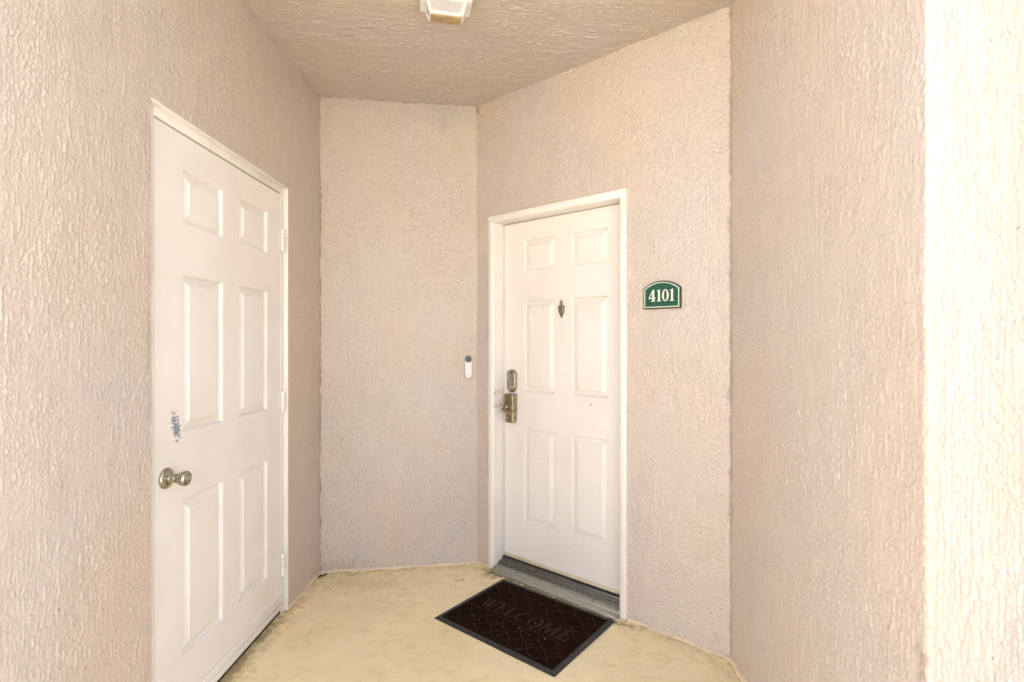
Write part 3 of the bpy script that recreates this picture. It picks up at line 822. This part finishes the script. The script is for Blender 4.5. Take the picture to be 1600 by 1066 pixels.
letters('4101', 0.054, 0.122, M['cream'], sg, lambda x, y, z: (x + 0.0, -0.0190 + 0.0021*y, z + 0.034), 'digit')

# ------------------------------------------------------------------ video doorbell on the back wall
kd = (KB-KA).normalized()
db = thing('video_doorbell', 'white capsule doorbell with black camera lens beside the corner', 'doorbell', (KA.x + kd.x*0.857, KA.y + kd.y*0.857, 1.116), ang(KA, KB))
body = oval_loft(0, 0.068, [(0.043, 0.135, -0.002), (0.043, 0.135, -0.018), (0.041, 0.133, -0.0225), (0.036, 0.128, -0.0245), (0.030, 0.12, -0.0250)])
body.build('body', M['bell'], db, smooth=True)
oval_loft(0, 0.067, [(0.046, 0.138, 0.0), (0.046, 0.138, -0.005), (0.0435, 0.1355, -0.006)]).build('wall_plate', M['bell_grey'], db, smooth=True)
cm = MB().lathe([(0.0190, 0.023), (0.0195, 0.0262), (0.0180, 0.0275), (0.0085, 0.0278)], (0, 0, 0.1145), n=36).build('camera_disc', M['black'], db, smooth=True)
MB().lathe([(0.0075, 0.0270), (0.0072, 0.0287), (0.004, 0.0292)], (0, 0, 0.1165), n=24).build('lens', M['black'], cm, smooth=True)
MB().lathe([(0.0022, 0.027), (0.002, 0.0285)], (0, 0, 0.1005), n=12).build('status_light', M['bell'], cm, smooth=True)
MB().ring(ell(0, 0.030, 0.0125, 0.0125), ell(0, 0.030, 0.0118, 0.0118), -0.0255, -0.0245).build('button_ring', M['bell_grey'], db)
MB().lathe([(0.003, 0.0), (0.003, 0.010)], (0, -0.006, 0.0005), n=12).build('release_pin', M['dark'], db)

# ------------------------------------------------------------------ ceiling lantern
lg = thing('ceiling_lantern', 'white metal lantern with frosted panes hanging from the ceiling', 'ceiling light', (-0.277, 2.13, CEIL), R(11))
def sq(wx, y0, y1, z, xo=0.0): return [(-wx + xo, y0, z), (wx + xo, y0, z), (wx + xo, y1, z), (-wx + xo, y1, z)]
MB().loft([sq(.104, -.080, .026, -.0005), sq(.104, -.080, .026, -.044), sq(.101, -.077, .023, -.047)]).build('canopy', M['white_metal'], lg, bevel=0.002)
top = sq(.076, -.084, .020, -.052); bot = sq(.060, -.066, -.018, -.100)
bars = MB()
def bar(mb, p, q_, r=0.006):
    p, q_ = Vector(p), Vector(q_); d = (q_-p).normalized()
    a_ = d.cross(Vector((0, 0, 1)) if abs(d.z) < .9 else Vector((1, 0, 0))).normalized(); b_ = d.cross(a_)
    mb.loft([[tuple(c + a_*r*i + b_*r*j) for i, j in ((1, 1), (-1, 1), (-1, -1), (1, -1))] for c in (p, q_)])
for i in range(4):
    p = MB(); bar(p, top[i], bot[i], 0.0062); p.build('post', M['white_metal'], lg, bevel=0.001)
    p = MB(); bar(p, top[i], top[(i+1) % 4], 0.0058); p.build('top_rail', M['white_metal'], lg, bevel=0.001)
    p = MB(); bar(p, bot[i], bot[(i+1) % 4], 0.0058); p.build('bottom_rail', M['white_metal'], lg, bevel=0.001)
    a_, b_, c_, d_ = [Vector(x) for x in (top[i], top[(i+1) % 4], bot[(i+1) % 4], bot[i])]
    nn = (b_-a_).cross(d_-a_).normalized()*0.0015
    MB().loft([[tuple(x - nn) for x in (a_, b_, c_, d_)], [tuple(x + nn) for x in (a_, b_, c_, d_)]]).build('pane', M['glass'], lg)
MB().loft([sq(.063, -.068, -.016, -.1065), sq(.060, -.064, -.019, -.111)]).build('base_plate', M['brown_under'], lg, bevel=0.001)

# ------------------------------------------------------------------ door mat
MA = R(-38.6)
mt = thing('door_mat', 'dark brown welcome mat with black rubber rim before the entry door', 'door mat', (0.059, 2.459, 0.0), MA)
ML, MW = 0.697, 0.521
def rect(hx, hy, z): return [(-hx, -hy, z), (hx, -hy, z), (hx, hy, z), (-hx, hy, z)]
hx, hy = ML/2, MW/2
MB().loft([rect(hx, hy, 0.0006), rect(hx, hy, 0.0025), rect(hx - .005, hy - .005, 0.0048), rect(hx - .024, hy - .024, 0.0072), rect(hx - .027, hy - .027, 0.0058)]).build('rubber_rim', M['rubber'], mt, bevel=0.0006, smooth=True)
ix, iy = hx - .0275, hy - .0275
nxm, nym = 150, 112
gx = np.linspace(-ix, ix, nxm); gy = np.linspace(-iy, iy, nym)
GX, GY = np.meshgrid(gx, gy)
rr = np.random.RandomState(4)
Hh = 0.0074 + 0.0009*rr.rand(*GX.shape)
v = np.stack([GX, GY, Hh], -1).reshape(-1, 3)
ii = np.arange(GX.size).reshape(GX.shape)
q = np.stack([ii[:-1, :-1], ii[:-1, 1:], ii[1:, 1:], ii[1:, :-1]], -1).reshape(-1, 4)
pile = link('carpet_pile', np_mesh('carpet_pile', v, q), M['carpet'], mt)
def strip(mb, pts, wd, z0, z1):
    rings = []
    for i, p in enumerate(pts):
        d = (pts[min(i+1, len(pts)-1)] - pts[max(i-1, 0)]).normalized(); n = Vector((-d.y, d.x))
        rings.append([(p.x + n.x*wd, p.y + n.y*wd, z0), (p.x + n.x*wd*.5, p.y + n.y*wd*.5, z1), (p.x - n.x*wd*.5, p.y - n.y*wd*.5, z1), (p.x - n.x*wd, p.y - n.y*wd, z0)])
    mb.loft(rings)
for yy in (0.062, -0.062):
    mb = MB(); strip(mb, [Vector((-ix + .004, yy)), Vector((ix - .004, yy))], 0.0032, 0.0072, 0.0112); mb.build('border_ridge', M['mat_line'], mt)
# ogee lattice above and below the word
for band0, band1 in ((0.072, iy - .006), (-iy + .006, -0.072)):
    for sgn in (1, -1):
        for row in range(-1, 4):
            pts = []
            for i in range(161):
                x = -ix + .005 + (2*ix - .01)*i/160
                y = band0 + (row + 0.5)*0.088 + sgn*0.040*math.sin(x*2*math.pi/0.205 + (math.pi/2 if row % 2 else -math.pi/2)*1.0)
                if band0 <= y <= band1: pts.append(Vector((x, y)))
                else:
                    if len(pts) > 3:
                        mb = MB(); strip(mb, pts, 0.0042, 0.0072, 0.0098); mb.build('lattice_ridge', M['mat_line'], mt)
                    pts = []
            if len(pts) > 3:
                mb = MB(); strip(mb, pts, 0.0042, 0.0072, 0.0098); mb.build('lattice_ridge', M['mat_line'], mt)
letters('WELCOME', 0.086, 0.520, M['mat_letter'], mt, lambda x, y, z: (x, z - 0.043, 0.0110 - 0.004*y), 'letter')

# grit and scraps
def bits(name, spots, mat, rmin, rmax, label, cat=None, seed=1):
    r_ = random.Random(seed); mb = MB()
    for (x, y, z) in spots:
        s = r_.uniform(rmin, rmax); a0 = r_.uniform(0, 6); n = 5
        e = r_.uniform(0.35, 1.0)
        ring = [(x + s*math.cos(a0 + 2*math.pi*i/n)*r_.uniform(.6, 1.2), y + e*s*math.sin(a0 + 2*math.pi*i/n)*r_.uniform(.6, 1.2), z) for i in range(n)]
        topr = [(x + (px-x)*.5, y + (py-y)*.5, z + s*.6) for px, py, _ in ring]
        mb.loft([ring, topr])
    o = mb.build(name, mat); o['kind'] = 'stuff'
    tag(o, label, cat or 'debris')
    return o
r_ = random.Random(11)
ca, sa = math.cos(MA), math.sin(MA)
sp = []
for i in range(64):
    if i < 40: lx, ly = r_.gauss(-0.02, 0.18), r_.gauss(-0.10, 0.09)
    else: lx, ly = r_.uniform(-ix, ix), r_.uniform(-iy, iy)
    if abs(lx) < ix - .01 and abs(ly) < iy - .01: sp.append((0.059 + ca*lx - sa*ly, 2.459 + sa*lx + ca*ly, 0.0095))
bits('grit', sp, M['crumb'], 0.0007, 0.0024, 'pale grit scattered over the brown door mat', seed=2)
sp = []
for i in range(120):
    if i < 60: x, y = r_.gauss(-0.62, 0.22), r_.gauss(2.78, 0.08)
    else: x, y = r_.uniform(-0.95, 0.75), r_.uniform(1.95, 2.85)
    if y < 2.93 + 0.1*x and (x - .059)*.64 + (y - 2.459)*.77 < 0.30 and x > -1.08 and x < 0.85: sp.append((x, y, 0.0003))
bits('floor_grit', sp, M['leaf'], 0.001, 0.0035, 'dark specks of dirt scattered on the cream floor', seed=5)
# curled dead leaf in the corner
lv = MB(); pts = []
for i in range(6):
    f = i/5
    wv = 0.014*math.sin(math.pi*(0.08 + 0.88*f))
    pts.append([(-wv, f*0.05 - .025, 0.004 + 0.010*abs(math.sin(f*5))), (0, f*0.05 - .025, 0.0015 + 0.004*f), (wv*0.8, f*0.05 - .025, 0.007 + 0.008*f), (0, f*0.05 - .025, 0.0025 + 0.004*f)])
lv.loft(pts)
tag(lv.build('dead_leaf', M['leaf'], None, loc=(-1.075, 2.905, 0.001), rotz=R(-50)), 'small curled dark dead leaf in the far left floor corner', 'leaf')
